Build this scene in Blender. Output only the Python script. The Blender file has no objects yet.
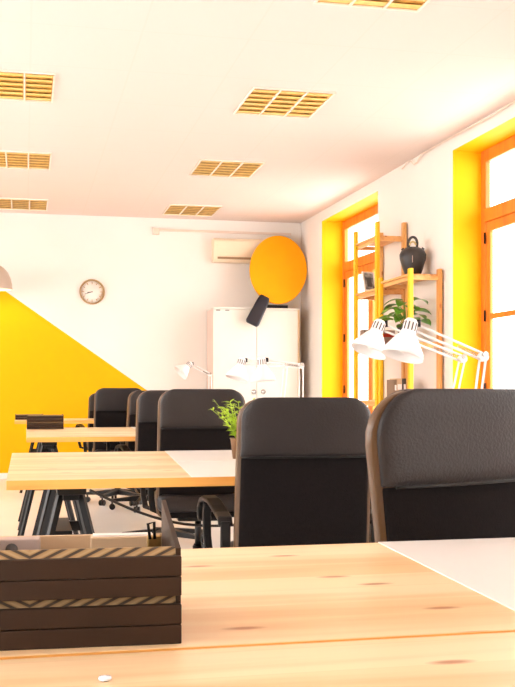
import bpy, math, random
from mathutils import Vector, Matrix, Euler
random.seed(7)
PI = math.pi
scn = bpy.context.scene
COL = scn.collection

# ------------------------------------------------------------------ materials
def new_mat(name):
    m = bpy.data.materials.new(name); m.use_nodes = True
    nt = m.node_tree; nt.nodes.clear()
    out = nt.nodes.new('ShaderNodeOutputMaterial')
    b = nt.nodes.new('ShaderNodeBsdfPrincipled')
    nt.links.new(b.outputs[0], out.inputs[0])
    return m, nt, b
def N(nt, t, **kw):
    n = nt.nodes.new(t)
    for k, v in kw.items(): setattr(n, k, v)
    return n
def ramp(nt, stops):
    r = N(nt, 'ShaderNodeValToRGB'); e = r.color_ramp.elements
    while len(e) < len(stops): e.new(0.5)
    for i, (p, c) in enumerate(stops):
        e[i].position = p; e[i].color = (*c, 1)
    return r
def coords(nt, scale=(1, 1, 1), kind='Object'):
    tc = N(nt, 'ShaderNodeTexCoord'); mp = N(nt, 'ShaderNodeMapping')
    mp.inputs['Scale'].default_value = scale
    nt.links.new(tc.outputs[kind], mp.inputs[0]); return mp.outputs[0]
def mat_plain(name, col, rough=.5, metal=0, var=.06, nscale=6, bump=0, bscale=60, coat=0, spec=.5):
    m, nt, b = new_mat(name)
    v = coords(nt)
    n = N(nt, 'ShaderNodeTexNoise'); n.inputs['Scale'].default_value = nscale; n.inputs['Detail'].default_value = 3
    nt.links.new(v, n.inputs['Vector'])
    lo = tuple(max(0, c*(1-var)) for c in col); hi = tuple(min(1, c*(1+var)) for c in col)
    r = ramp(nt, [(.3, lo), (.7, hi)]); nt.links.new(n.outputs['Fac'], r.inputs[0])
    nt.links.new(r.outputs[0], b.inputs['Base Color'])
    b.inputs['Roughness'].default_value = rough; b.inputs['Metallic'].default_value = metal
    b.inputs['Coat Weight'].default_value = coat; b.inputs['Specular IOR Level'].default_value = spec
    if bump:
        n2 = N(nt, 'ShaderNodeTexNoise'); n2.inputs['Scale'].default_value = bscale; n2.inputs['Detail'].default_value = 4
        nt.links.new(v, n2.inputs['Vector'])
        bp = N(nt, 'ShaderNodeBump'); bp.inputs['Strength'].default_value = bump; bp.inputs['Distance'].default_value = .01
        nt.links.new(n2.outputs['Fac'], bp.inputs['Height']); nt.links.new(bp.outputs[0], b.inputs['Normal'])
    return m
def math_node(nt, op, a, bv=None):
    n = N(nt, 'ShaderNodeMath', operation=op)
    for i, x in enumerate((a, bv)):
        if x is None: continue
        if isinstance(x, (int, float)): n.inputs[i].default_value = x
        else: nt.links.new(x, n.inputs[i])
    return n.outputs[0]
def mix(nt, fac, a, b, mode='MIX'):
    n = N(nt, 'ShaderNodeMix', data_type='RGBA', blend_type=mode)
    for i, x in ((0, fac), (6, a), (7, b)):
        if isinstance(x, (int, float)): n.inputs[i].default_value = x
        elif isinstance(x, tuple): n.inputs[i].default_value = (*x, 1)
        else: nt.links.new(x, n.inputs[i])
    return n.outputs[2]
def mat_wood(name, base, dark, axis=0, plank=0, knots=True, rough=.42, spec=.5, knotcol=(.36, .10, .02), pdir=1):
    """pine: long grain along `axis`; optional glued planks `plank` metres wide across pdir"""
    m, nt, b = new_mat(name)
    tc = N(nt, 'ShaderNodeTexCoord'); obj = tc.outputs['Object']
    sep = N(nt, 'ShaderNodeSeparateXYZ'); nt.links.new(obj, sep.inputs[0])
    sc = [9, 9, 9]; sc[axis] = .7
    mp = N(nt, 'ShaderNodeMapping'); mp.inputs['Scale'].default_value = sc
    nt.links.new(obj, mp.inputs[0]); vec = mp.outputs[0]
    if plank:
        pid = math_node(nt, 'FLOOR', math_node(nt, 'DIVIDE', sep.outputs[pdir], plank))
        comb = N(nt, 'ShaderNodeCombineXYZ'); nt.links.new(math_node(nt, 'MULTIPLY', pid, 3.71), comb.inputs[0]); nt.links.new(math_node(nt, 'MULTIPLY', pid, 1.3), comb.inputs[2])
        va = N(nt, 'ShaderNodeVectorMath', operation='ADD'); nt.links.new(vec, va.inputs[0]); nt.links.new(comb.outputs[0], va.inputs[1]); vec = va.outputs[0]
    n = N(nt, 'ShaderNodeTexNoise'); n.inputs['Scale'].default_value = 1.6; n.inputs['Detail'].default_value = 5; n.inputs['Distortion'].default_value = .6
    nt.links.new(vec, n.inputs['Vector'])
    r = ramp(nt, [(.32, dark), (.52, base), (.75, tuple(min(1, c*1.06) for c in base))]); nt.links.new(n.outputs['Fac'], r.inputs[0])
    c = r.outputs[0]
    if plank:
        wn = N(nt, 'ShaderNodeTexWhiteNoise', noise_dimensions='1D'); nt.links.new(pid, wn.inputs['W'])
        rr = ramp(nt, [(0, (.88, .78, .64)), (1, (1, 1, 1))]); nt.links.new(wn.outputs['Value'], rr.inputs[0])
        c = mix(nt, 1.0, c, rr.outputs[0], 'MULTIPLY')
        fr = math_node(nt, 'FRACT', math_node(nt, 'DIVIDE', sep.outputs[pdir], plank))
        ln = math_node(nt, 'LESS_THAN', fr, .03)
        c = mix(nt, math_node(nt, 'MULTIPLY', ln, .45), c, dark)
    if knots:
        ks = [7.5, 7.5, 7.5]; ks[axis] = 2.6
        mk = N(nt, 'ShaderNodeMapping'); mk.inputs['Scale'].default_value = ks; nt.links.new(obj, mk.inputs[0])
        if axis == 2: mk.inputs['Rotation'].default_value = (PI/2, 0, 0)
        vo = N(nt, 'ShaderNodeTexVoronoi', feature='F1', voronoi_dimensions='2D'); vo.inputs['Scale'].default_value = 1.0
        nt.links.new(mk.outputs[0], vo.inputs['Vector'])
        kr = ramp(nt, [(.03, (1, 1, 1)), (.085, (0, 0, 0))]); nt.links.new(vo.outputs['Distance'], kr.inputs[0])
        sc_ = N(nt, 'ShaderNodeSeparateColor'); nt.links.new(vo.outputs['Color'], sc_.inputs[0])
        km = math_node(nt, 'MULTIPLY', kr.outputs[0], math_node(nt, 'GREATER_THAN', sc_.outputs[0], .35))
        c = mix(nt, math_node(nt, 'MULTIPLY', km, .8), c, knotcol)
    nt.links.new(c, b.inputs['Base Color'])
    b.inputs['Roughness'].default_value = rough; b.inputs['Specular IOR Level'].default_value = spec
    return m
def mat_emit(name, col, strength):
    m, nt, b = new_mat(name)
    b.inputs['Base Color'].default_value = (*col, 1)
    b.inputs['Emission Color'].default_value = (*col, 1); b.inputs['Emission Strength'].default_value = strength
    return m
def mat_glass(name):
    m = bpy.data.materials.new(name); m.use_nodes = True; nt = m.node_tree; nt.nodes.clear()
    out = N(nt, 'ShaderNodeOutputMaterial'); mx = N(nt, 'ShaderNodeMixShader')
    tr = N(nt, 'ShaderNodeBsdfTransparent'); gl = N(nt, 'ShaderNodeBsdfGlossy'); gl.inputs['Roughness'].default_value = .02
    lw = N(nt, 'ShaderNodeLayerWeight'); lw.inputs[0].default_value = .25
    nt.links.new(math_node(nt, 'MULTIPLY', lw.outputs['Facing'], .12), mx.inputs[0]); nt.links.new(tr.outputs[0], mx.inputs[1]); nt.links.new(gl.outputs[0], mx.inputs[2])
    nt.links.new(mx.outputs[0], out.inputs[0]); return m

M = {}
M['wall'] = mat_plain('white_wall_paint', (.80, .73, .67), .85, var=.015, nscale=1.2, bump=.05, bscale=90, spec=.2)
M['yellow'] = mat_plain('yellow_wall_paint', (.90, .43, .002), .6, var=.02, nscale=2, bump=.04, bscale=90, spec=.15)
M['wood_frame'] = mat_wood('orange_window_wood', (.76, .21, .02), (.60, .14, .01), axis=2, knots=False, rough=.45)
M['desk'] = mat_wood('pine_desk', (.88, .67, .42), (.82, .53, .28), axis=0, plank=.105, rough=.36, spec=.45)
M['edge'] = mat_wood('pine_edge_painted_shade', (.84, .42, .10), (.74, .28, .05), axis=0, knots=False, rough=.4)  # same pine for table edges, their shade put into a darker orange colour
M['shelf'] = mat_wood('pine_shelf', (.80, .42, .15), (.68, .30, .08), axis=1, rough=.5)
M['post'] = mat_wood('pine_post', (.78, .42, .14), (.66, .30, .08), axis=2, rough=.5)
M['ypost'] = mat_plain('yellow_painted_wood', (.90, .52, .01), .5, var=.03)
M['leather'] = mat_plain('charcoal_leather', (.020, .016, .016), .42, var=.12, bump=.22, bscale=160, spec=.35)
M['fabric'] = mat_plain('black_chair_fabric', (.007, .005, .005), .95, var=.2, nscale=80, bump=.3, bscale=300, spec=.15)
M['piping'] = mat_plain('brown_leather_edge', (.085, .040, .012), .36, var=.1, bump=.1, bscale=120)
M['plastic'] = mat_plain('black_plastic', (.006, .005, .005), .4, var=.1, spec=.3)
M['blackmetal'] = mat_plain('black_painted_metal', (.005, .004, .004), .5, var=.1, spec=.25)
M['chrome'] = mat_plain('grey_metal', (.55, .55, .55), .25, metal=1)
M['white'] = mat_plain('white_enamel', (.84, .82, .81), .28, var=.01, spec=.5)
M['slot'] = mat_plain('dark_slot', (.10, .09, .085), .7)
M['mat'] = mat_plain('white_laminate', (.86, .82, .78), .33, var=.012)
M['cab'] = mat_plain('white_cabinet', (.70, .68, .61), .5, var=.012)
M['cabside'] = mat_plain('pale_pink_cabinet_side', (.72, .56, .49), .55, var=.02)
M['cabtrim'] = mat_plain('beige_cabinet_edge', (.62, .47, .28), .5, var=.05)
M['ac'] = mat_plain('cream_plastic', (.80, .66, .48), .45, var=.02)
M['acdark'] = mat_plain('brown_vent', (.30, .18, .09), .6)
M['orange'] = mat_plain('orange_paint', (.92, .36, .0), .55, var=.02, spec=.2)
M['handle'] = mat_plain('blue_black_grip', (.006, .008, .018), .38, var=.2)
M['clockrim'] = mat_plain('wooden_clock_rim', (.42, .28, .13), .45, var=.15)
M['clockface'] = mat_plain('clock_face', (.82, .74, .68), .6, var=.01)
M['clay'] = mat_plain('black_clay', (.022, .018, .017), .42, var=.25, nscale=14, bump=.2, bscale=40)
M['cord'] = mat_plain('tan_cord', (.55, .42, .16), .8, bump=.4, bscale=120)
M['leaf'] = mat_plain('glossy_leaf', (.09, .30, .025), .28, var=.5, nscale=8)
M['shade'] = mat_plain('tan_enamel', (.50, .40, .32), .35, var=.03)
M['fern'] = mat_plain('lime_fern_leaf', (.40, .58, .03), .5, var=.45, nscale=20)
M['pot'] = mat_plain('brown_clay_pot', (.20, .10, .045), .6, var=.15)
M['darkpot'] = mat_plain('dark_pot', (.04, .032, .028), .5, var=.15)
M['soil'] = mat_plain('soil', (.03, .018, .01), .95, var=.4, nscale=40)
M['tray'] = mat_plain('dark_brown_wood', (.030, .014, .006), .6, var=.16, nscale=9, spec=.25)
M['kraft'] = mat_plain('kraft_card', (.62, .44, .27), .8, var=.05)
M['grey_card'] = mat_plain('grey_pink_card', (.52, .41, .36), .8, var=.05)
M['brass'] = mat_plain('brass', (.65, .42, .15), .3, metal=1)
M['louvre'] = mat_plain('gold_louvre', (.92, .66, .20), .4, metal=.25, var=.08, nscale=30)
M['fixture'] = mat_plain('fixture_frame', (.84, .74, .64), .5, var=.02)
M['reflector'] = mat_plain('gold_reflector', (.62, .36, .08), .35, metal=.5, var=.35, nscale=18)
M['tube'] = mat_plain('lamp_tube', (.86, .84, .80), .3)
M['glass'] = mat_glass('window_glass')
M['red'] = mat_plain('red_card', (.55, .04, .03), .5)
M['brownbox'] = mat_plain('brown_card', (.22, .14, .09), .7)
M['conduit'] = mat_plain('peach_conduit', (.74, .60, .50), .6)
M['cable'] = mat_plain('black_rubber', (.012, .01, .01), .5)
M['bead'] = mat_plain('pale_glass_bead', (.75, .78, .88), .08, coat=1)
M['photo'] = mat_plain('grey_photograph', (.30, .29, .28), .4, var=.9, nscale=22)
M['bulb'] = mat_emit('lamp_bulb', (1, .86, .6), 40)
M['concrete'] = mat_plain('pale_balcony', (.7, .68, .65), .8)

# floor: pale polished screed
def mat_floor():
    m, nt, b = new_mat('cream_floor')
    v = coords(nt); n = N(nt, 'ShaderNodeTexNoise'); n.inputs['Scale'].default_value = 1.1; n.inputs['Detail'].default_value = 5
    nt.links.new(v, n.inputs['Vector'])
    r = ramp(nt, [(.3, (.84, .83, .81)), (.7, (.89, .88, .86))]); nt.links.new(n.outputs['Fac'], r.inputs[0])
    nt.links.new(r.outputs[0], b.inputs['Base Color']); b.inputs['Roughness'].default_value = .25
    return m
M['floor'] = mat_floor()
# ceiling: square tiles with faint seams
def mat_ceiling():
    m, nt, b = new_mat('ceiling_tiles')
    tc = N(nt, 'ShaderNodeTexCoord'); sep = N(nt, 'ShaderNodeSeparateXYZ'); nt.links.new(tc.outputs['Object'], sep.inputs[0])
    def seam(o, off, per, w):
        fr = math_node(nt, 'FRACT', math_node(nt, 'DIVIDE', math_node(nt, 'ADD', o, off), per))
        return math_node(nt, 'LESS_THAN', fr, w/per)
    s = math_node(nt, 'MAXIMUM', seam(sep.outputs[0], .37+6, .64, .012), seam(sep.outputs[1], .47+12, .776, .014))
    n = N(nt, 'ShaderNodeTexNoise'); n.inputs['Scale'].default_value = 220; nt.links.new(tc.outputs['Object'], n.inputs['Vector'])
    r = ramp(nt, [(.35, (.73, .62, .565)), (.65, (.76, .65, .595))]); nt.links.new(n.outputs['Fac'], r.inputs[0])
    c = mix(nt, math_node(nt, 'MULTIPLY', s, .5), r.outputs[0], (.70, .60, .53))
    nt.links.new(c, b.inputs['Base Color']); b.inputs['Roughness'].default_value = .9; b.inputs['Specular IOR Level'].default_value = .2
    return m
M['ceiling'] = mat_ceiling()
# back wall: white with the yellow painted wedge at its left (edge falls to the right)
def mat_backwall():
    m, nt, b = new_mat('white_wall_with_yellow_wedge')
    tc = N(nt, 'ShaderNodeTexCoord'); sep = N(nt, 'ShaderNodeSeparateXYZ'); nt.links.new(tc.outputs['Object'], sep.inputs[0])
    # painted where z < 2.281 - .7071*(x+.285)
    line = math_node(nt, 'SUBTRACT', 2.265, math_node(nt, 'MULTIPLY', math_node(nt, 'ADD', sep.outputs[0], .285), .700))
    f = math_node(nt, 'LESS_THAN', sep.outputs[2], line)
    n = N(nt, 'ShaderNodeTexNoise'); n.inputs['Scale'].default_value = 1.3; nt.links.new(tc.outputs['Object'], n.inputs['Vector'])
    r = ramp(nt, [(.3, (.80, .755, .705)), (.7, (.83, .785, .735))]); nt.links.new(n.outputs['Fac'], r.inputs[0])
    c = mix(nt, f, r.outputs[0], (.90, .43, .002))
    nt.links.new(c, b.inputs['Base Color']); b.inputs['Roughness'].default_value = .75; b.inputs['Specular IOR Level'].default_value = .15
    return m
M['backwall'] = mat_backwall()
# chevron strip for the letter trays
def mat_chevron():
    m, nt, b = new_mat('chevron_strip')
    tc = N(nt, 'ShaderNodeTexCoord'); sep = N(nt, 'ShaderNodeSeparateXYZ'); nt.links.new(tc.outputs['Object'], sep.inputs[0])
    ax = math_node(nt, 'ABSOLUTE', math_node(nt, 'ADD', sep.outputs[0], .035))
    d = math_node(nt, 'SUBTRACT', math_node(nt, 'MULTIPLY', ax, 1.0), math_node(nt, 'MULTIPLY', sep.outputs[2], 2.2))
    fr = math_node(nt, 'FRACT', math_node(nt, 'MULTIPLY', d, 46))
    r = ramp(nt, [(.0, (.03, .018, .01)), (.30, (.05, .03, .015)), (.36, (.30, .18, .07)), (.75, (.42, .29, .14)), (1, (.22, .12, .04))])
    nt.links.new(fr, r.inputs[0]); nt.links.new(r.outputs[0], b.inputs['Base Color']); b.inputs['Roughness'].default_value = .5
    return m
M['chevron'] = mat_chevron()

# ------------------------------------------------------------------ mesh builder
class MB:
    def __init__(s): s.v = []; s.f = []; s.sm = []; s.mi = []
    def add(s, vs, fs, smooth=False, mi=0):
        o = len(s.v); s.v += [tuple(p) for p in vs]
        for f in fs: s.f.append([o+i for i in f]); s.sm.append(smooth); s.mi.append(mi)
        return s
    def box(s, c, d, rot=None, mi=0):
        R = rot or Matrix.Identity(3); c = Vector(c)
        vs = [c + R @ Vector((x*d[0]/2, y*d[1]/2, z*d[2]/2)) for x in (-1, 1) for y in (-1, 1) for z in (-1, 1)]
        return s.add(vs, [(0, 1, 3, 2), (4, 6, 7, 5), (0, 4, 5, 1), (2, 3, 7, 6), (0, 2, 6, 4), (1, 5, 7, 3)], False, mi)
    def bb(s, x0, x1, y0, y1, z0, z1, mi=0):
        return s.box(((x0+x1)/2, (y0+y1)/2, (z0+z1)/2), (abs(x1-x0), abs(y1-y0), abs(z1-z0)), mi=mi)
    def beam(s, p, q, w, h, up=(0, 0, 1)):
        p, q = Vector(p), Vector(q); d = (q-p); L = d.length; d.normalize()
        u = Vector(up)
        if abs(d.dot(u)) > .98: u = Vector((0, 1, 0))
        x = d.cross(u).normalized(); z = x.cross(d)
        R = Matrix((x, d, z)).transposed()
        return s.box((p+q)/2, (w, L, h), R)
    def tube(s, pts, r, n=10, closed=False, caps=True):
        pts = [Vector(p) for p in pts]; rs = r if isinstance(r, (list, tuple)) else [r]*len(pts)
        vs = []; prev = None; k = len(pts)
        for i, p in enumerate(pts):
            if closed: t = pts[(i+1) % k]-pts[i-1]
            else: t = pts[min(i+1, k-1)]-pts[max(i-1, 0)]
            t.normalize()
            if prev is None:
                a = Vector((0, 0, 1)) if abs(t.z) < .9 else Vector((1, 0, 0)); u = t.cross(a).normalized()
            else: u = (prev-t*prev.dot(t)).normalized()
            prev = u; w = t.cross(u)
            for j in range(n):
                a = 2*PI*j/n; vs.append(p+(u*math.cos(a)+w*math.sin(a))*rs[i])
        fs = []
        for i in range(k if closed else k-1):
            for j in range(n):
                a = i*n+j; b = i*n+(j+1) % n; c = ((i+1) % k)*n+(j+1) % n; d = ((i+1) % k)*n+j
                fs.append((a, b, c, d))
        s.add(vs, fs, True)
        if caps and not closed:
            o = len(s.v)-len(vs)
            s.f.append([o+j for j in range(n)][::-1]); s.sm.append(False); s.mi.append(0)
            s.f.append([o+(k-1)*n+j for j in range(n)]); s.sm.append(False); s.mi.append(0)
        return s
    def lathe(s, prof, n=24, loc=(0, 0, 0), axis=None, smooth=True, mi=0):
        """prof: (r,z) list; axis: direction of local z"""
        R = Vector((0, 0, 1)).rotation_difference(Vector(axis)).to_matrix() if axis is not None else Matrix.Identity(3)
        loc = Vector(loc); vs = []; fs = []
        for (r, z) in prof:
            for j in range(n):
                a = 2*PI*j/n; vs.append(loc+R @ Vector((r*math.cos(a), r*math.sin(a), z)))
        for i in range(len(prof)-1):
            for j in range(n):
                fs.append((i*n+j, i*n+(j+1) % n, (i+1)*n+(j+1) % n, (i+1)*n+j))
        return s.add(vs, fs, smooth, mi)
    def prism(s, poly, t0, t1, fn):
        """extrude 2-D polygon between depth t0,t1; fn(a,b,t)->xyz"""
        n = len(poly)
        vs = [fn(a, b, t0) for a, b in poly]+[fn(a, b, t1) for a, b in poly]
        fs = [list(range(n))[::-1], list(range(n, 2*n))]+[(i, (i+1) % n, n+(i+1) % n, n+i) for i in range(n)]
        return s.add(vs, fs)
    def band(s, pts, w, th, side):
        """flat strap along pts, width w along `side`, thickness th"""
        pts = [Vector(p) for p in pts]; side = Vector(side).normalized(); k = len(pts); vs = []
        for i, p in enumerate(pts):
            t = (pts[min(i+1, k-1)]-pts[max(i-1, 0)]).normalized(); nn = t.cross(side).normalized()
            for (a, b) in ((-1, -1), (1, -1), (1, 1), (-1, 1)):
                vs.append(p+side*a*w/2+nn*b*th/2)
        fs = [(i*4+j, i*4+(j+1) % 4, (i+1)*4+(j+1) % 4, (i+1)*4+j) for i in range(k-1) for j in range(4)]
        fs += [(3, 2, 1, 0), ((k-1)*4, (k-1)*4+1, (k-1)*4+2, (k-1)*4+3)]
        return s.add(vs, fs)
    def build(s, name, mat, parent=None, bevel=0, seg=2, loc=None, label=None, fix=True):
        me = bpy.data.meshes.new(name); me.from_pydata(s.v, [], s.f)
        for p, a, mi in zip(me.polygons, s.sm, s.mi): p.use_smooth = a; p.material_index = mi
        for mm in (mat if isinstance(mat, (list, tuple)) else [mat]): me.materials.append(M[mm])
        if fix:
            import bmesh
            bm = bmesh.new(); bm.from_mesh(me); bmesh.ops.recalc_face_normals(bm, faces=bm.faces); bm.to_mesh(me); bm.free()
        o = bpy.data.objects.new(name, me); COL.objects.link(o)
        if parent: o.parent = parent
        if loc: o.location = loc
        if bevel:
            b = o.modifiers.new('bevel', 'BEVEL'); b.width = bevel; b.segments = seg; b.limit_method = 'ANGLE'; b.angle_limit = .6
        if label: o['label'] = label
        return o
def tag(o, label, cat, group=None, kind=None):
    if label: o['label'] = label
    if cat: o['category'] = cat
    if group: o['group'] = group
    if kind: o['kind'] = kind
    return o
def thing(name, loc, label, cat, group=None, rz=0):
    o = bpy.data.objects.new(name, None); COL.objects.link(o); o.empty_display_size = .05
    o.location = loc; o.rotation_euler = (0, 0, rz)
    return tag(o, label, cat, group)
def struct(o): o['kind'] = 'structure'; return o
KIDS = {}
def copy_tree(o, parent=None):
    c = o.copy(); COL.objects.link(c)
    if parent: c.parent = parent
    for ch in list(o.children): copy_tree(ch, c)
    return c

# ------------------------------------------------------------------ the room
YB, H = 12.77, 3.15
def wx(y): return 3.39+(YB-y)*.01447          # the window wall leans a touch off square
WINS = [(9.94, 11.86), (6.20, 8.13), (2.46, 4.39), (-1.28, .65)]
WTOP = 3.03; XL = -4.2; YF = -6.0
struct(MB().bb(XL-.2, 4.2, YF, YB+.2, -.1, 0).build('floor', 'floor'))
struct(MB().bb(XL-.2, 4.2, YF, YB+.2, H, H+.1).build('ceiling', 'ceiling'))
struct(MB().bb(XL-.2, 4.2, YB, YB+.15, 0, H).build('wall_back', 'backwall'))
lw = MB().bb(XL-.15, XL, YF, YB, 0, .8).bb(XL-.15, XL, YF, YB, 2.75, H).bb(XL-.15, XL, 11.2, YB, .8, 2.75).bb(XL-.15, XL, YF, -4.5, .8, 2.75)
for y in (-1.6, 1.6, 4.8, 8.0): lw.bb(XL-.15, XL, y-.25, y+.25, .8, 2.75)
struct(lw.build('wall_left', 'wall'))          # unseen side; row of bare openings added to let in fill daylight
struct(MB().bb(XL-.15, 3.75, YF-.15, YF, 0, H).build('wall_front', 'wall'))
rw = MB()
def wseg(y0, y1, z0, z1, d=.25, cap0=False, cap1=False, capb=False):
    vs = [(wx(y)+o, y, z) for o in (0, d) for y in (y0, y1) for z in (z0, z1)]
    # 0:(in,y0,z0) 1:(in,y0,z1) 2:(in,y1,z0) 3:(in,y1,z1) 4..7 outside
    rw.add(vs, [(0, 1, 3, 2), (4, 6, 7, 5), (1, 5, 7, 3)])
    rw.add(vs, [(0, 4, 5, 1)], mi=1 if cap0 else 0)
    rw.add(vs, [(2, 3, 7, 6)], mi=1 if cap1 else 0)
    rw.add(vs, [(0, 2, 6, 4)], mi=1 if capb else 0)
wseg(11.86, YB, 0, H, .295, cap0=True)
wseg(8.13, 9.94, 0, H, .295, cap0=True, cap1=True)
wseg(4.39, 6.20, 0, H, .295, cap0=True, cap1=True)
wseg(.65, 2.46, 0, H, .295, cap0=True, cap1=True)
wseg(YF, -1.28, 0, H, .295, cap1=True)
for (a, b) in WINS: wseg(a, b, WTOP, H, .295, capb=True)
struct(rw.build('wall_right', ['wall', 'yellow'], fix=True))
struct(MB().bb(XL, 3.36, YB-.015, YB, 0, .07).build('baseboard_back', 'wall', bevel=.004))
struct(MB().bb(3.4, 6.5, YF, YB+.2, -.25, -.1).build('balcony', 'concrete'))

def wpt(y, off, z): return (wx(y)+off, y, z)
def wbox(mb, y0, y1, o0, o1, z0, z1):
    vs = [wpt(y, o, z) for o in (o0, o1) for y in (y0, y1) for z in (z0, z1)]
    mb.add(vs, [(0, 1, 3, 2), (4, 6, 7, 5), (0, 4, 5, 1), (2, 3, 7, 6), (0, 2, 6, 4), (1, 5, 7, 3)])
for i, (a, b) in enumerate(WINS):
    D0, D1 = .25, .295
    root = bpy.data.objects.new('window_%d' % (i+1), None); COL.objects.link(root); struct(root)
    fr = MB(); jw = .085
    wbox(fr, a, a+jw, D0, D1, 0, WTOP); wbox(fr, b-jw, b, D0, D1, 0, WTOP)
    wbox(fr, a+jw, b-jw, D0, D1, WTOP-.10, WTOP); wbox(fr, a+jw, b-jw, D0, D1, 0, .08)
    fr.build('window_frame', 'wood_frame', root, bevel=.006)
    tr = MB(); wbox(tr, a+jw, b-jw, D0-.012, D1, 2.43, 2.54); tr.build('transom', 'wood_frame', root, bevel=.006)
    p = MB(); wbox(p, a+jw, b-jw, .284, .288, 2.54, WTOP-.10); p.build('pane', 'glass', root)
    mid = (a+b)/2
    for (s0, s1) in ((a+jw, mid), (mid, b-jw)):
        cs = MB(); sw = .075
        wbox(cs, s0, s0+sw, D0+.005, D1-.010, .08, 2.43); wbox(cs, s1-sw, s1, D0+.005, D1-.010, .08, 2.43)
        wbox(cs, s0+sw, s1-sw, D0+.005, D1-.010, 2.35, 2.43); wbox(cs, s0+sw, s1-sw, D0+.005, D1-.010, .08, .55)
        if i > 0: wbox(cs, s0+sw, s1-sw, D0+.01, D1-.015, 1.63, 1.675)
        c = cs.build('casement', 'wood_frame', root, bevel=.005)
        p = MB(); wbox(p, s0+sw, s1-sw, .276, .280, .55, 2.35); p.build('pane', 'glass', c)
    for (e, sg) in ((a+jw, 1), (b-jw, -1)):
        for z in (.5, 1.06, 1.66, 2.30):
            h_ = MB(); y = e; hx = wx(y)+D0-.006
            h_.tube([(hx, y, z-.045), (hx, y, z+.045)], .008, 8)
            h_.build('hinge', 'blackmetal', root)

# ------------------------------------------------------------------ ceiling lights
def ceiling_light(x, y, label):
    t = thing('ceiling_light', (x, y, H), label, 'ceiling light', 'louvred ceiling lights')
    w, d = .60, .70
    f = MB()
    for sx in (-1, 1): f.bb(sx*(w/2-.012), sx*w/2, -d/2, d/2, -.012, 0)
    for sy in (-1, 1): f.bb(-w/2+.012, w/2-.012, sy*(d/2-.012), sy*d/2, -.012, 0)
    f.build('frame', 'fixture', t)
    MB().bb(-w/2+.012, w/2-.012, -d/2+.012, d/2-.012, -.003, 0).build('reflector', 'reflector', t)
    l = MB()
    for k in range(6):
        yy = -d/2+.012+(k+.5)*(d-.024)/6
        for xx in (-.194, 0, .194):
            # sloped blade in each cell, its gold face towards the room
            l.add([(xx-.088, yy-.034, -.0115), (xx+.088, yy-.034, -.0115), (xx+.088, yy+.040, -.004), (xx-.088, yy+.040, -.004),
                   (xx-.088, yy-.034, -.0095), (xx+.088, yy-.034, -.0095), (xx+.088, yy+.040, -.0032), (xx-.088, yy+.040, -.0032)],
                  [(0, 1, 2, 3), (7, 6, 5, 4), (0, 4, 5, 1), (2, 6, 7, 3), (0, 3, 7, 4), (1, 5, 6, 2)])
    l.build('louvre', 'louvre', t)
    d2 = MB()
    for xx in (-.098, .098): d2.bb(xx-.006, xx+.006, -d/2+.012, d/2-.012, -.013, -.003)
    d2.build('divider', 'fixture', t)
    return t
for (x, y, lab) in [(1.83, 5.14, 'louvred ceiling light cut by the top edge of the photo'),
                    (1.845, 7.46, 'gold louvred ceiling light, largest one seen whole right of the middle'),
                    (1.865, 9.78, 'louvred ceiling light between the two others of the right hand row'),
                    (1.90, 12.12, 'pale louvred ceiling light nearest the air conditioner'),
                    (-.10, 7.44, 'gold louvred ceiling light at upper left edge, nearest of the left row'),
                    (-.065, 9.82, 'yellow louvred ceiling light at left edge, middle of the left row'),
                    (-.045, 12.14, 'faint pale louvred ceiling light at left edge above the clock wall')]:
    ceiling_light(x, y, lab)

# ------------------------------------------------------------------ desks
TOP = .74; TH = .032
def trestle_part(t, x, y, L):
    """black trestle, its legs and bars as sub-parts; (x, y) local to the table"""
    zt = TOP-TH
    b = MB().bb(x-.05, x+.05, y-L/2, y+L/2, zt-.03, zt).build('trestle', 'blackmetal', t, bevel=.004)
    MB().bb(x-.028, x+.028, y-L/2+.06, y+L/2-.06, zt-.055, zt-.03).build('under_beam', 'blackmetal', b, bevel=.003)
    for sx in (-1, 1):
        for sy in (-1, 1):
            MB().beam((x+sx*.035, y+sy*(L/2-.10), zt-.03), (x+sx*.20, y+sy*(L/2-.03), .0), .023, .020).build('leg', 'blackmetal', b)
    for sy in (-1, 1):
        MB().beam((x-.105, y+sy*(L/2-.07), .40), (x+.105, y+sy*(L/2-.07), .40), .02, .045).build('crossbar', 'blackmetal', b)
    MB().bb(x-.04, x+.04, y-L/2+.07, y+L/2-.07, .4225, .44).build('shelf', 'blackmetal', b)
def table(x0, x1, y0, y1, label):
    t = thing('trestle_table', (x0, y0, 0), label, 'table', 'pine trestle tables')
    tt = MB().bb(0, x1-x0, .0035, y1-y0-.0035, TOP-TH, TOP).build('tabletop', 'desk', t, bevel=.002)
    for ya in (0, y1-y0-.003): MB().bb(0, x1-x0, ya, ya+.003, TOP-TH, TOP-.0005).build('shade_edge_strip', 'edge', tt, label='orange edge strip with shade painted in')  # thin strips added to carry the painted shade of the edges
    for x in (.16-x0, 1.95-x0): trestle_part(t, x, (y1-y0)/2, .62)
    return t
def laminate(poly, z, label):
    cx = sum(p[0] for p in poly)/4; cy = sum(p[1] for p in poly)/4
    m = MB().prism([(x-cx, y-cy) for x, y in poly], 0, .0016, lambda a, b, t: (a, b, t)).build('desk_mat', 'mat', loc=(cx, cy, z))
    return tag(m, label, 'desk mat', 'white desk mats')
XR = 2.24
table(-.06, XR, .45, 1.211, 'pine trestle table in the foreground, cut by the bottom edge of the photo')
table(-.06, XR, 1.217, 1.98, 'pine trestle table carrying the dark chevron trays and a glossy white mat')
table(-.06, XR, 3.61, 4.412, 'pine trestle table of the second row, nearer half, above the splayed black legs')
table(-.06, XR, 4.418, 5.22, 'pine trestle table of the second row, farther half, with the little lime green plant')
table(.012, XR, 6.95, 7.847, 'pine trestle table of the third row, nearer half, just behind the second row')
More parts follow.
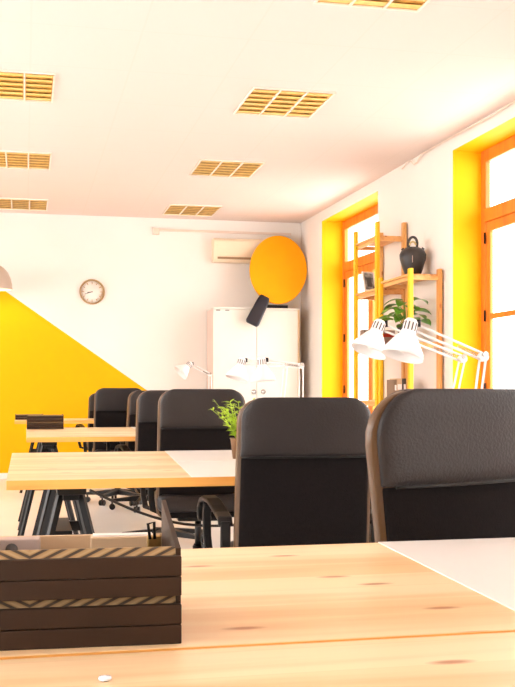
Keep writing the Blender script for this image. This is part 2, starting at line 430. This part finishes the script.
table(.012, XR, 7.853, 8.75, 'pine trestle table of the third row, farther half, carrying a small brown tray stack')
table(-.10, XR, 10.85, 11.65, 'farthest pine trestle table, against the yellow wall')
laminate([(.648, 1.225), (2.2, 1.225), (2.2, 1.975), (.682, 1.975)], TOP, 'white glossy mat on the right of the foreground desk, in front of the nearest chair')
laminate([(.567, 3.615), (2.2, 3.615), (2.2, 4.41), (.625, 4.41)], TOP, 'white mat on the near half of the second table, left of the second chair')
laminate([(.625, 4.42), (2.2, 4.42), (2.2, 5.215), (.682, 5.215)], TOP, 'white mat under the small potted lime plant')
laminate([(.80, 6.96), (2.2, 6.96), (2.2, 7.845), (.83, 7.845)], TOP, 'white mat on the near half of the third table')
laminate([(.83, 7.855), (2.2, 7.855), (2.2, 8.745), (.86, 8.745)], TOP, 'white mat on the far half of the third table')

# ------------------------------------------------------------------ chairs
def slab(zb, zt, W, T, rtop, rbot, recl, curv, taper, rear=True, y_off=0, nz=26, nx=20, puff=1.0, edge=.45):
    """padded upright slab: rows in z, bent; y rear = y_off, grows to +y"""
    mb = MB(); rows = []
    zs = [zb+(zt-zb)*(0.5-0.5*math.cos(PI*i/nz)) for i in range(nz+1)]
    def hw(z):
        w = W/2*(1+taper*(z-.72))
        if z > zt-rtop: w -= rtop-math.sqrt(max(0, rtop**2-(z-(zt-rtop))**2))
        if z < zb+rbot: w -= rbot-math.sqrt(max(0, rbot**2-(z-(zb+rbot))**2))
        return max(w, .01)
    def pr(e): # e distance from edge / pad radius
        e = min(1, max(0, e)); return edge+(1-edge)*math.sqrt(1-(1-e)**2)
    for z in zs:
        w = hw(z); ring = []
        for sgn in (-1, 1):
            rng = range(nx+1) if sgn == -1 else range(nx, -1, -1)
            for i in rng:
                s = -math.cos(PI*i/nx); x = s*w
                e = min((w-abs(x)), (zt-z), (z-zb))/.045
                th = T*pr(e)
                y = y_off+T/2+sgn*th/2*puff
                y += curv*x*x - recl*(z-.45)
                ring.append((x, y, z))
        rows.append(ring)
    n = len(rows[0]); vs = [p for r in rows for p in r]
    fs = [(i*n+j, i*n+(j+1) % n, (i+1)*n+(j+1) % n, (i+1)*n+j) for i in range(nz) for j in range(n)]
    half = nx+1
    fs2 = []
    for base in (0, nz*n):
        for j in range(nx): fs2.append((base+j, base+j+1, base+n-2-j, base+n-1-j))
    mb.add(vs, fs+fs2, True); return mb
def make_chair(recl=.13, taper=-.05, W=.462, thick=.050, rt=.075):
    t = thing('office_chair', (0, 0, 0), None, 'office chair', 'black office chairs')
    ZB, ZT = .37, 1.045; seam = .842; yo = -.20
    P = dict(recl=recl, curv=.35, taper=taper)
    slab(ZB, ZT-.004, W, thick, rt, .04, y_off=yo+.014, edge=.62, **P).build('backrest', 'piping', t, label='brown leather edge band of the backrest')
    slab(ZB+.006, ZT, W-.03, .035, rt, .03, y_off=yo+thick-.002, **P).build('cushion', 'leather', t)
    # rear shell: leather over fabric
    slab(seam, ZT, W-.022, .030, rt, .004, y_off=yo, edge=.35, **P).build('rear_leather_panel', 'leather', t, label='smooth charcoal leather upper back panel')
    slab(ZB, seam-.002, W-.026, .026, .004, .04, y_off=yo+.003, edge=.35, **P).build('rear_fabric_panel', 'fabric', t, label='black fabric lower back panel')
    sw = MB()
    sw.tube([(x, yo+.35*x*x-recl*(seam-.45)-.001, seam-.001) for x in [(-W/2+.016)+(W-.032)*i/16 for i in range(17)]], .0035, 6)
    sw.build('seam', 'plastic', t)
    # seat: horizontal padded slab
    s = slab(-.22, .24, W, .10, .09, .05, recl=0, curv=0, taper=0, edge=.35)
    s.v = [(x, z, .40+y) for (x, y, z) in s.v]
    s.build('seat', 'leather', t)
    MB().bb(-.12, .12, -.12, .12, .345, .402).build('tilt_mechanism', 'plastic', t, bevel=.01)
    for sx in (-1, 1):
        X = sx*(W/2+.030); a = MB(); fl = lambda P: [(x+sx*max(0, y+.10)*.16, y, z) for x, y, z in P]
        pad = [(X, -.155, .60), (X, -.135, .622), (X, -.08, .632), (X, -.03, .650), (X, .03, .668), (X, .09, .672), (X, .14, .660), (X, .165, .632), (X, .165, .60), (X, .150, .585)]
        a.band(fl(pad), .050, .020, (1, 0, 0))
        ar = a.build('armrest', 'plastic', t, bevel=.006)
        p = MB().band([(X, -.150, .615), (X, -.148, .55), (X, -.145, .47), (X-sx*.01, -.14, .41), (X-sx*.09, -.12, .375)], .034, .022, (0, 0, 1) if False else (1, 0, .001))
        p.build('rear_strut', 'plastic', ar, bevel=.004)
        p = MB().band(fl([(X, .115, .655), (X, .125, .60), (X, .120, .53), (X, .090, .46), (X, .04, .41), (X-sx*.09, -.02, .38)]), .030, .020, (1, 0, .001))
        p.build('front_strut', 'plastic', ar, bevel=.004)
    MB().tube([(0, 0, .09), (0, 0, .20)], .030, 14).tube([(0, 0, .20), (0, 0, .35)], .018, 14).build('gas_lift', 'plastic', t)
    for k in range(5):
        a = 2*PI*k/5+.35; d = Vector((math.cos(a), math.sin(a), 0))
        leg = MB(); side = Vector((-d.y, d.x, 0))
        pts = [d*.02, d*.30]
        vs = []
        for (q, w, z0, z1) in ((d*.02, .030, .075, .125), (d*.30, .018, .070, .092)):
            for (sg, z) in ((-1, z0), (1, z0), (1, z1), (-1, z1)): vs.append(q+side*sg*w+Vector((0, 0, z)))
        leg.add(vs, [(0, 1, 2, 3), (7, 6, 5, 4)]+[(i, (i+1) % 4, 4+(i+1) % 4, 4+i) for i in range(4)])
        lo = leg.build('base_leg', 'plastic', t, bevel=.004)
        c = MB(); q = d*.285
        c.tube([q+Vector((0, 0, .045)), q+Vector((0, 0, .075))], .008, 8)
        for sg in (-1, 1): c.tube([q+side*sg*.006+Vector((0, 0, .026)), q+side*sg*.024+Vector((0, 0, .026))], .026, 14)
        c.build('caster', 'plastic', lo)
    return t
def place_chair(o, X, Y, rz, sc, label):
    """X,Y: where the rear of the top edge stands"""
    ry = -.20-.13*(1.045-.45)
    d = Matrix.Rotation(rz, 3, 'Z') @ Vector((0, ry, 0))
    o.location = (X-d.x, Y-d.y, 0); o.rotation_euler = (0, 0, rz); o.scale = (1, 1, sc); o['label'] = label
R_ = math.radians
chB = make_chair()
chA = make_chair(recl=.06, taper=.70, W=.455, thick=.028, rt=.115)
place_chair(chA, .967, 2.06, R_(22), 1.0, 'nearest black office chair, at the right edge behind the foreground desk')
place_chair(chB, .913, 3.34, R_(-4), .975, 'black office chair in the middle, its arm loop showing left of the fabric back')
for (X, Y, rz, sc, lab) in [(.90, 5.36, -4, 1.005, 'black office chair behind the lime green plant'),
                            (.935, 6.72, 2, 1.0, 'black office chair left of the one behind the plant, overlapped by it'),
                            (1.10, 8.98, 14, 1.0, 'black office chair seen as a sliver between two chairs left of centre'),
                            (.845, 9.56, 0, 1.022, 'black office chair at the far end of the third table, against the yellow wedge'),
                            (.93, 11.80, 5, .975, 'farthest black office chair, small dark sliver in front of the yellow wall')]:
    place_chair(copy_tree(chB), X, Y, R_(rz), sc, lab)

# ------------------------------------------------------------------ task lamps
def task_lamp(head, aim, elbow, base, label, size=1.0):
    hd, el, bs = Vector(head), Vector(elbow), Vector(base)
    t = thing('task_lamp', bs, label, 'desk lamp', 'white spring-arm desk lamps')
    L = lambda p: Vector(p)-bs
    aim = Vector(aim).normalized()
    MB().lathe([(0, 0), (.055, 0), (.058, .006), (.055, .016), (.02, .022), (.014, .075), (0, .078)], 20).build('base', 'white', t)
    j0 = bs+Vector((0, 0, .07))
    def arm(p, q, name):
        m = MB(); d = (q-p).normalized(); up = Vector((0, 0, 1))
        sd = d.cross(Vector((0, 1, 0)))
        sd = sd.normalized()*.014
        for s in (-1, 1): m.tube([L(p)+sd*s, L(q)+sd*s], .0055, 8)
        o = m.build(name, 'white', t)
        sp = MB(); n = 70; a0 = p+(q-p)*.06; a1 = p+(q-p)*.36; u = Vector((0, 1, 0)); w = d.cross(u).normalized()
        sp.tube([L(a0+(a1-a0)*i/n)+(u*math.cos(i*1.4)+w*math.sin(i*1.4))*.006+Vector((0, .016, 0)) for i in range(n+1)], .0016, 4)
        sp.build('spring', 'chrome', o)
    neck = hd-aim*.030
    arm(j0, el, 'lower_arm'); arm(el, neck+Vector((.02, 0, 0)), 'upper_arm')
    j = MB()
    for p in (j0, el): j.tube([L(p)+Vector((0, -.018, 0)), L(p)+Vector((0, .018, 0))], .020, 14)
    j.build('joint', 'white', t)
    k = MB().tube([L(el)+Vector((0, -.03, .012)), L(el)+Vector((0, -.018, .012))], .012, 10)
    k.build('knob', 'chrome', t)
    r = .090*size
    sh = MB(); n = 32
    prof = [(.030, 0), (.036, -.004), (.048, -.02), (.066, -.050), (.084, -.078), (r, -.105), (r-.003, -.105), (.081, -.078), (.062, -.050), (.044, -.021), (.030, -.006), (.030, 0)]
    sh.lathe([(a, b) for a, b in prof], n, L(hd), axis=tuple(-aim))
    so = sh.build('shade', 'white', t)
    nk = MB(); nk.lathe([(.031, -.004), (.032, .03), (.030, .052), (.022, .064), (0, .067)], 24, L(hd), axis=tuple(-aim))
    no = nk.build('neck_cap', 'white', so)
    R = Vector((0, 0, 1)).rotation_difference(-aim).to_matrix(); sl = MB()
    for i in range(12):
        a = 2*PI*i/12; c = R @ Vector((.0315*math.cos(a), .0315*math.sin(a), .028)); rot = R @ Matrix.Rotation(a, 3, 'Z')
        sl.box(L(hd)+c, (.003, .006, .036), rot)
    sl.build('vent_slots', 'slot', no)
    MB().lathe([(0, -.09), (.02, -.082), (.028, -.062), (.022, -.035), (.014, -.01), (0, -.008)], 16, L(hd), axis=tuple(-aim)).build('bulb', 'mat', so)
    MB().tube([L(neck)+Vector((.034, 0, .0)), L(neck)+Vector((.034, 0, .03))], .014, 10).build('shade_knob', 'blackmetal', so)
    # cable from the neck down along the arm
    return t
ZM = TOP+.0016
task_lamp((1.592, 4.22, 1.285), (-.30, -.12, -.95), (1.934, 4.22, 1.187), (1.88, 4.22, ZM), 'white desk lamp at right, nearer of the two big shades, arm reaching right')
task_lamp((1.668, 4.86, 1.325), (-.42, -.12, -.90), (2.117, 4.86, 1.199), (2.03, 4.86, ZM), 'white desk lamp behind and left of the nearest shade, before the yellow post')
task_lamp((1.632, 7.21, 1.215), (.06, -.05, -1), (1.915, 7.21, 1.217), (1.915, 7.21, ZM), 'white desk lamp in front of the white cabinet, with upright arm at its right edge')
task_lamp((1.625, 7.94, 1.235), (-.30, -.1, -.95), (1.985, 7.94, 1.235), (1.94, 7.94, ZM), 'white desk lamp before the cabinet, left of the one with the upright arm')
task_lamp((1.70, 11.15, 1.30), (-.75, -.15, -.64), (1.95, 11.15, 1.215), (1.95, 11.15, TOP), 'smallest white desk lamp, tilted left, against the white wall left of the cabinet')

# ------------------------------------------------------------------ letter trays
def make_tray(rise=.0095):
    t = thing('letter_tray', (0, 0, 0), None, 'letter tray', 'dark slatted letter trays')
    W, D, Hh = .284, .24, .047
    f = MB(); f.bb(-W/2, W/2, 0, .010, .0, .0225); f.bb(-W/2, W/2, 0, .010, .0235, Hh)
    f.build('front_panel', 'tray', t, bevel=.0012)
    MB().bb(-W/2+.006, W/2-.006, .010, D-.008, 0, .005).build('bottom', 'tray', t)
    for sx in (-1, 1):
        m = MB(); m.prism([(.010, 0), (D, 0), (D, Hh+rise), (.010, Hh+min(rise, .008))], sx*(W/2-.006), sx*W/2, lambda a, b, tt: (tt, a, b))
        m.build('side_panel', 'tray', t)
    MB().bb(-W/2+.006, W/2-.006, D-.008, D, 0, Hh-.004).build('back_panel', 'kraft', t)
    m = MB(); vs = []
    for (y, z) in ((.0105, Hh-.006), (.0125, Hh-.006), (.019, Hh+.0092), (.017, Hh+.0092)):
        vs += [(-W/2+.006, y, z), (W/2-.006, y, z)]
    m.add(vs, [(0, 1, 3, 2), (2, 3, 5, 4), (4, 5, 7, 6), (6, 7, 1, 0), (0, 2, 4, 6), (1, 7, 5, 3)])
    m.build('chevron_strip', 'chevron', t, label='pale strip with dark chevron stripes')
    return t
TZ = .057
tr0 = make_tray()
spots = [(.040, 1.243, 'lower dark brown chevron letter tray, standing on the foreground desk', TOP, R_(-3)),
         (.040, 1.243, 'upper dark brown chevron letter tray in the foreground, stacked on another', TOP+TZ, R_(-3)),
         (.158, 8.42, 'lower small brown tray on the third table, in front of the yellow wall', TOP, 0),
         (.158, 8.42, 'upper small brown tray on the third table, topmost of that pair', TOP+TZ, 0),
         (.045, 11.28, 'lower dark tray on the farthest desk by the yellow wall', TOP, 0),
         ]
for i, (x, y, lab, z, rz) in enumerate(spots):
    o = tr0 if i == 0 else make_tray(.042) if i == 1 else copy_tree(tr0)
    o.location = (x, y, z); o.rotation_euler.z = rz; o['label'] = lab
# what stands in the upper foreground tray
zt = TOP+TZ+.0052
def in_tray(a, b): c_, s_ = math.cos(R_(-3)), math.sin(R_(-3)); return (.040+a*c_-b*s_, 1.243+a*s_+b*c_, zt)
b = MB(); b.bb(-.07, .032, 0, .03, 0, .042)
fo = thing('card_file', in_tray(-.062, .175), 'grey pink card file with a dark finger hole, in the foreground tray', 'card file', rz=R_(-3))
b.build('sleeve', 'grey_card', fo, bevel=.002)
MB().lathe([(0, 0), (.008, 0), (.008, .001), (0, .001)], 16, (-.004, -.0005, .029), axis=(0, -1, 0)).build('finger_hole', 'slot', fo)
kf = thing('kraft_folder', in_tray(.080, .185), 'tan kraft folder lying at the right inside the foreground tray', 'folder', rz=R_(-3))
MB().bb(-.043, .043, 0, .03, 0, .041).build('cover', 'kraft', kf, bevel=.002)
MB().bb(-.04, .04, .004, .026, .041, .043).build('paper_edge', 'mat', kf)
bc = thing('binder_clip', in_tray(.118, .13), 'small dark and brass binder clip standing by the kraft folder', 'clip')
MB().bb(-.009, .009, -.006, .006, 0, .050).build('clip_body', 'brass', bc, bevel=.002)
MB().tube([(-.006, -.007, .046), (-.009, -.010, .066), (-.001, -.010, .068), (.0, -.007, .046)], .0022, 6).build('clip_handle', 'blackmetal', bc)
tag(MB().lathe([(0, 0), (.005, .0005), (.0075, .003), (.006, .005), (0, .006)], 16).build('glass_bead', 'bead', loc=(.081, 1.095, TOP)), 'tiny pale glass bead at the bottom left of the foreground desk', 'bead')

# power cable drooping from the second desk's underside to the chair
pts = []
for i in range(25):
    u = i/24; pts.append((.222+.60*u, 3.70+.20*u, .694-.16*u-.05*math.sin(PI*u)))
tag(MB().tube(pts, .005, 8).build('power_cable', 'cable'), 'thin black cable drooping under the second table towards the chair', 'cable')

# ------------------------------------------------------------------ plants
def leaf(mb, p, d, L, W, droop, n=6, roll=0):
    p = Vector(p); d = Vector(d).normalized(); side = d.cross(Vector((0, 0, 1))).normalized()
    up = side.cross(d); side = side*math.cos(roll)+up*math.sin(roll)
    vs = []; th = .0006
    for i in range(n+1):
        u = i/n; w = W*math.sin(PI*min(1, u*.92+.06))**.8*(1 if u < 1 else .05)
        c = p+d*L*u+Vector((0, 0, -droop*u*u*L))
        vs += [c-side*w/2, c+up*(-.12*W), c+side*w/2]
    fs = []
    for i in range(n):
        a = i*3; fs += [(a, a+1, a+4, a+3), (a+1, a+2, a+5, a+4)]
    mb.add(vs, fs, True)
pl = thing('potted_fern', (.925, 4.54, TOP+.0016), 'small lime green plant in a brown pot on the second table', 'potted plant')
MB().lathe([(0, 0), (.030, 0), (.040, .085), (.044, .090), (.040, .092), (.036, .082), (0, .080)], 24).build('pot', 'pot', pl)
MB().lathe([(.037, .078), (.02, .084), (0, .085)], 16).build('soil', 'soil', pl)
st = MB(); lv = MB(); random.seed(11)
for k in range(22):
    a = random.uniform(0, 2*PI); sp = random.uniform(.1, .62); h = random.uniform(.12, .185)
    p0 = Vector((random.uniform(-.015, .015), random.uniform(-.015, .015), .082))
    d = Vector((math.cos(a)*sp, math.sin(a)*sp, 1)).normalized(); 
    P = [p0+d*h*u+Vector((math.cos(a), math.sin(a), 0))*(.04*u*u) for u in [i/6 for i in range(7)]]
    st.tube(P, .0013, 5)
    for i in range(1, 7):
        for s in (-1, 1, -1, 1):
            b2 = a+s*random.uniform(.5, 1.6)
            dd = Vector((math.cos(b2), math.sin(b2), random.uniform(.3, 1.1)))
            leaf(lv, P[i], dd, random.uniform(.022, .042), .008, .3, 3, random.uniform(-.6, .6))
st.build('stem', 'fern', pl); lv.build('foliage', 'fern', pl, fix=False)

# ------------------------------------------------------------------ shelf units against the window wall
XW = lambda y: wx(y)-.012
def shelf_unit(y0, y1, post_h, shelf_z, label):
    ym = (y0+y1)/2; xw = XW(ym); D = .29
    t = thing('shelf_unit', (xw, ym, 0), label, 'shelf', 'pine shelf units')
    for sy, y in ((-1, y0), (1, y1)):
        for (x, ty, lab, w) in ((-D, 'ypost', 'yellow post', .032), (-.032, 'post', None, .032)):
            MB().bb(x, x+w, y-ym-.028, y-ym+.028, 0, post_h).build('post', ty, t, bevel=.002, label=lab)
        # side rails under each shelf
        for z in shelf_z: MB().bb(-D+.032, -.032, y-ym-.012, y-ym+.012, z-.055, z-.018).build('side_rail', 'shelf', t)
    for z in shelf_z:
        s = MB(); k = 4; wdt = (D-.008)/k
        for i in range(k):
            s.bb(-D+.006+i*wdt, -D+.002+(i+1)*wdt, y0-ym+.0285, y1-ym-.0285, z-.018, z)
        sb = s.build('shelf_board', 'shelf', t, bevel=.002)
        MB().bb(-D+.0325, -D+.050, y0-ym+.0285, y1-ym-.0285, z-.050, z-.0185).build('shelf_rail', 'shelf', sb)
    return t
SZ = [.12, .52, .95, 1.455, 1.985]
shelf_unit(9.15, 9.79, 2.59, SZ+[2.47], 'tall pine shelf unit with yellow front posts, by the far window')
shelf_unit(8.33, 9.085, 2.07, SZ[:4]+[2.03], 'lower pine shelf unit holding the black clay jug')
jz = 2.03
jg = thing('clay_jug', (3.298, 8.63, jz), 'black clay jug with a loop handle on top of the lower shelf', 'jug', rz=R_(62))
jg.scale = (1.06, 1.06, 1.06)
MB().lathe([(0, 0), (.056, 0), (.062, .01), (.084, .07), (.108, .15), (.110, .185), (.094, .218), (.062, .240), (.030, .248), (0, .25)], 32).build('body', 'clay', jg)
for s in (-1, 1):
    MB().lathe([(.014, 0), (.011, .018), (.014, .028), (.010, .029), (.008, .02), (0, .015)], 14, (-.0*s, s*.070, .215), axis=(0, s*.6, .8)).build('spout', 'clay', jg)
hp = [(-.002, .036*math.cos(a), .275+.055*math.sin(a)) for a in [PI*(-.12)+PI*1.24*i/16 for i in range(17)]]
MB().tube([(0, .034, .235)]+hp+[(0, -.034, .235)], .011, 10).build('handle', 'clay', jg)
MB().tube([(-.030*math.sin(i/14*PI*.0)-.012, .034*math.cos(a)*.72, .262+.028*math.sin(a)) for i, a in enumerate([PI*i/14 for i in range(15)])], .007, 8).build('cord', 'cord', jg, label='tan cord wound round the handle')
MB().tube([(-.066-.0, -.01, .235), (-.093, -.01, .21), (-.107, -.01, .16), (-.103, -.01, .11)], .003, 6).build('string', 'grey_card', jg)

hpn = thing('pothos_plant', (3.265, 8.70, SZ[3]), 'leafy green plant in a dark pot on the shelf below the black jug', 'potted plant')
MB().lathe([(0, 0), (.060, 0), (.078, .13), (.082, .14), (.076, .142), (.070, .13), (0, .125)], 28).build('pot', 'darkpot', hpn)
MB().lathe([(.070, .122), (.03, .132), (0, .134)], 16).build('soil', 'soil', hpn)
st = MB(); lv = []; random.seed(5)
for (a, sp, h, L) in [(3.3, .11, .22, .15), (2.6, .06, .30, .13), (-1.3, .15, .23, .15), (-2.2, .08, .34, .14), (-.9, .12, .36, .14), (4.1, .14, .27, .14), (1.5, .12, .24, .14), (2.1, .09, .33, .13), (-1.7, .17, .30, .15), (3.0, .04, .37, .12), (1.2, .17, .17, .13), (-1.0, .2, .17, .13), (3.6, .13, .28, .13), (-2.6, .05, .26, .15), (-1.5, .10, .20, .13), (0.6, .12, .32, .13), (-.4, .1, .26, .14), (2.4, .12, .20, .14)]:
    d = Vector((math.cos(a), math.sin(a), 0)); 
    if d.x > 0: d.x *= .45
    P = [Vector((0, 0, .12))+d*sp*u+Vector((0, 0, (h+.02-.12)*math.sin(u*PI/2))) for u in [i/6 for i in range(7)]]
    st.tube(P, .0028, 6); m = MB(); leaf(m, P[-1], d+Vector((0, 0, .25)), L*1.35, L*.72, .55, 8, random.uniform(-.4, .4)); lv.append(m)
st.build('stem', 'leaf', hpn)
for m in lv: m.build('leaf', 'leaf', hpn, fix=False)

pf = thing('photo_frame', (3.20, 9.47, SZ[4]), 'small framed photograph leaning on the tall shelf by the far window', 'picture frame')
R = Matrix.Rotation(R_(-12), 3, 'X')
def tilt(mb): mb.v = [tuple(Matrix.Rotation(R_(25), 3, 'Z') @ (R @ Vector(p))) for p in mb.v]; return mb
f = MB(); w, h, d = .15, .19, .016
f.bb(-w/2, -w/2+.014, 0, d, 0, h); f.bb(w/2-.014, w/2, 0, d, 0, h); f.bb(-w/2+.014, w/2-.014, 0, d, 0, .014); f.bb(-w/2+.014, w/2-.014, 0, d, h-.014, h)
tilt(f).build('frame', 'white', pf)
tilt(MB().bb(-w/2+.014, w/2-.014, .006, .012, .014, h-.014)).build('photograph', 'photo', pf)
pc = MB(); pc.bb(-w/2+.045, w/2-.045, .004, .0058, .045, h-.055); tilt(pc).build('figure', 'slot', pf)
tilt(MB().beam((0, .016, .13), (0, .075, .008), .03, .004)).build('stand', 'grey_card', pf)
rb = thing('card_box', (3.30, 9.30, SZ[3]), 'small pale box with a red band behind the big lamp shades', 'box')
MB().bb(-.06, .06, -.05, .05, 0, .15).build('carton', 'grey_card', rb, bevel=.002)
MB().bb(-.061, .061, -.051, .051, .085, .115).build('band', 'red', rb)
bx = MB().bb(-.055, .055, -.06, .06, 0, .17).build('box', 'brownbox', loc=(3.20, 9.58, SZ[3]), bevel=.002)
tag(bx, 'small brown box on the tall shelf beside the red banded box', 'box')
for k, (x, y, m, w_, h_) in enumerate([(3.165, 8.80, 'brownbox', .022, .19), (3.203, 8.80, 'kraft', .045, .20), (3.25, 8.80, 'darkpot', .025, .20)]):
    o = thing('ring_binder', (x, y, SZ[2]), ['brown binder at the left of three on the shelf above the chairs', 'tan kraft binder between two darker ones on the pine shelf', 'black binder at the right of three on the pine shelf'][k], 'binder', 'binders on the lower shelf')
    MB().bb(-w_/2, w_/2, -.10, .10, 0, h_).build('cover', m, o, bevel=.003)
    MB().bb(-w_/2+.003, w_/2-.003, -.1015, -.100, h_*.5, h_*.75).build('spine_label', 'mat', o)

# ------------------------------------------------------------------ back wall things
ck = thing('wall_clock', (.791, YB, 2.232), 'round wall clock with a thin wooden rim on the white wall', 'clock')
MB().lathe([(0, 0), (.135, 0), (.135, .012), (0, .012)], 40, axis=(0, -1, 0)).build('face', 'clockface', ck)
MB().lathe([(.132, 0), (.150, 0), (.152, .022), (.146, .032), (.136, .030), (.132, .012)], 48, axis=(0, -1, 0)).build('rim', 'clockrim', ck)
tk = MB()
for i in range(12):
    a = 2*PI*i/12; L = .024 if i % 3 else .032
    tk.box((.108*math.sin(a), -.0128, .108*math.cos(a)), (.009, .0014, L), Matrix.Rotation(a, 3, 'Y'))
tk.build('hour_marks', 'clockrim', ck)
for nm, ang, L, w in (('minute_hand', 252, .10, .007), ('hour_hand', 261, .062, .010)):
    a = R_(ang); MB().box((math.sin(a)*L*.42, -.0145-(.0015 if L > .08 else 0), math.cos(a)*L*.42), (w, .0012, L), Matrix.Rotation(a, 3, 'Y')).build(nm, 'slot', ck)
MB().lathe([(0, .012), (.007, .012), (.007, .020), (0, .020)], 12, axis=(0, -1, 0)).build('hub', 'slot', ck)

cb = thing('storage_cabinet', (2.72, YB-.017, 0), 'tall white two door cabinet against the back wall under the air conditioner', 'cabinet')
CW, CD, CH = 1.06, .42, 2.02
cm = MB(); cm.bb(-CW/2, -CW/2+.02, -CD, 0, .05, CH); cm.build('side_panel', 'cabside', cb, label='pinkish left side panel')
cm = MB(); cm.bb(CW/2-.02, CW/2, -CD-.02, 0, .05, CH); cm.build('side_panel', 'cabtrim', cb, label='beige right side panel')
cm = MB(); cm.bb(-CW/2, CW/2, -CD-.02, 0, CH, CH+.02); cm.build('top_panel', 'cab', cb, bevel=.003)
MB().bb(-CW/2+.02, CW/2-.02, -CD, 0, 0, .05).build('plinth', 'cab', cb)
MB().bb(-CW/2+.02, CW/2-.02, -.01, 0, .05, CH).build('back_panel', 'cab', cb)
for s, x0, x1 in ((0, -CW/2+.001, -.003), (1, .003, CW/2-.0205)):
    d = MB().bb(x0, x1, -CD-.02, -CD-.001, .055, CH-.004).build('door', 'cab', cb, bevel=.002)
    hx = -.035 if s == 0 else .08
    MB().lathe([(0, 0), (.030, 0), (.030, .006), (.022, .008), (.020, .022), (0, .024)], 20, (hx, -CD-.02, 1.03), axis=(0, -1, 0)).build('knob', 'chrome', d)
    if s == 0:
        hg = MB()
        for hx in (-CW/2+.06, -CW/2+.17): hg.bb(hx-.025, hx+.025, -CD-.022, -CD-.019, CH-.022, CH-.010)
        hg.build('top_hinge', 'slot', d)
sb = MB().bb(-.14, .14, -.10, .10, 0, .055).build('black_box', 'plastic', loc=(3.02, 12.62, CH+.02), bevel=.004)
tag(sb, 'flat black box on the cabinet top behind the orange disc', 'box')

ac = thing('air_conditioner', (2.66, YB, 2.62), 'cream wall air conditioner partly hidden by the orange disc', 'air conditioner')
m = MB(); m.prism([(0, 0), (-.10, 0), (-.135, .03), (-.15, .10), (-.15, .26), (-.13, .29), (0, .29)], -.41, .41, lambda a, b, t: (t, a, b)); m.build('casing', 'ac', ac, bevel=.006)
MB().bb(-.36, .40, -.156, -.149, .12, .25).build('front_panel', 'ac', ac, bevel=.003)
MB().bb(-.36, .40, -.146, -.130, .035, .062).build('outlet', 'acdark', ac)
MB().bb(-.35, .39, -.160, -.144, .064, .074).build('flap', 'ac', ac)

pd = thing('giant_paddle', (3.02, 12.45, 2.52), 'giant orange round paddle with a black grip, leaning above the cabinet', 'decoration')
e1 = Vector((1, 0, 0)); e2 = Vector((0, .30, .954)); en = e1.cross(e2)
th = R_(-12)
def pp(a, b, t):
    x = a*math.cos(th)-b*math.sin(th)*-1*-1; y = a*math.sin(th)+b*math.cos(th)
    x = a*math.cos(th)-b*math.sin(th)
    return tuple(e1*x+e2*y+en*t)
n = 64
poly = [(.355*math.cos(2*PI*i/n), .455*math.sin(2*PI*i/n)) for i in range(n)]
MB().prism(poly, -.012, .016, pp).build('blade', 'orange', pd, bevel=.004)
th = R_(-28)
hw = [(-.062, -.43), (-.074, -.52), (-.085, -.80), (-.075, -.835), (.075, -.835), (.085, -.80), (.074, -.52), (.062, -.43)]
MB().prism(hw, .017, .085, pp).build('grip', 'handle', pd, bevel=.022)

lp = thing('pendant_lamp', (-.30, 12.30, 2.19), 'white domed pendant lamp at the left edge over the yellow wedge', 'pendant lamp')
MB().lathe([(.163, 0), (.160, .06), (.145, .13), (.115, .20), (.07, .25), (.03, .275), (.02, .285), (0, .285)], 32).lathe([(.163, 0), (.157, .004), (.154, .06), (.139, .13), (.11, .195), (.065, .243), (0, .26)], 32).build('shade', 'shade', lp, fix=False)
MB().lathe([(0, .02), (.025, .03), (.038, .06), (.03, .095), (.015, .12), (0, .125)], 16).build('bulb', 'bulb', lp)
MB().tube([(0, 0, .12), (0, 0, .28)], .014, 10).build('socket', 'white', lp)
MB().tube([(0, 0, .28), (0, 0, H-2.19)], .004, 6).build('cord', 'white', lp)
cd = thing('cable_conduit', (1.56, YB, 2.99), 'thin peach cable conduit along the top of the back wall with a junction box', 'conduit')
MB().bb(.04, 1.70, -.022, 0, .0, .028).build('duct', 'conduit', cd, bevel=.003)
MB().bb(-.04, .04, -.035, 0, -.045, .035).build('junction_box', 'conduit', cd, bevel=.004)
# loose cable along the top of the window wall
pts = [(3.453, 7.0, 3.135), (3.449, 7.4, 3.125), (3.441, 8.0, 3.135), (3.435, 8.5, 3.138), (3.430, 8.75, 3.139), (3.428, 8.85, 3.09), (3.426, 8.92, 3.085), (3.425, 8.99, 3.13), (3.424, 9.08, 3.142), (3.424, 9.15, 3.12), (3.423, 9.22, 3.105)]
tag(MB().tube([(x-.006, y, z-.006) for x, y, z in pts], .006, 8).build('ceiling_cable', 'conduit'), 'loose pale cable along the ceiling line beside the near window', 'cable')

# ------------------------------------------------------------------ light, camera, view
w = bpy.data.worlds.new('daylight'); scn.world = w; w.use_nodes = True; nt = w.node_tree; nt.nodes.clear()
out = N(nt, 'ShaderNodeOutputWorld'); bg = N(nt, 'ShaderNodeBackground')
sky = (1.0, .98, .96)
bg.inputs[0].default_value = (*sky, 1); bg.inputs[1].default_value = 3.0
nt.links.new(bg.outputs[0], out.inputs[0])

cam = bpy.data.cameras.new('camera'); co = bpy.data.objects.new('camera', cam); COL.objects.link(co)
co.location = (0, 0, 1.04); co.rotation_euler = (R_(90), 0, R_(-12.5))
cam.sensor_width = 36; cam.sensor_fit = 'AUTO'; cam.lens = 1050/687*36
cam.shift_y = (391-343.5)/687; cam.clip_start = .05
scn.camera = co
scn.view_settings.view_transform = 'Standard'; scn.view_settings.look = 'None'
scn.view_settings.exposure = 1.55; scn.view_settings.gamma = 1; scn.view_settings.use_curve_mapping = False
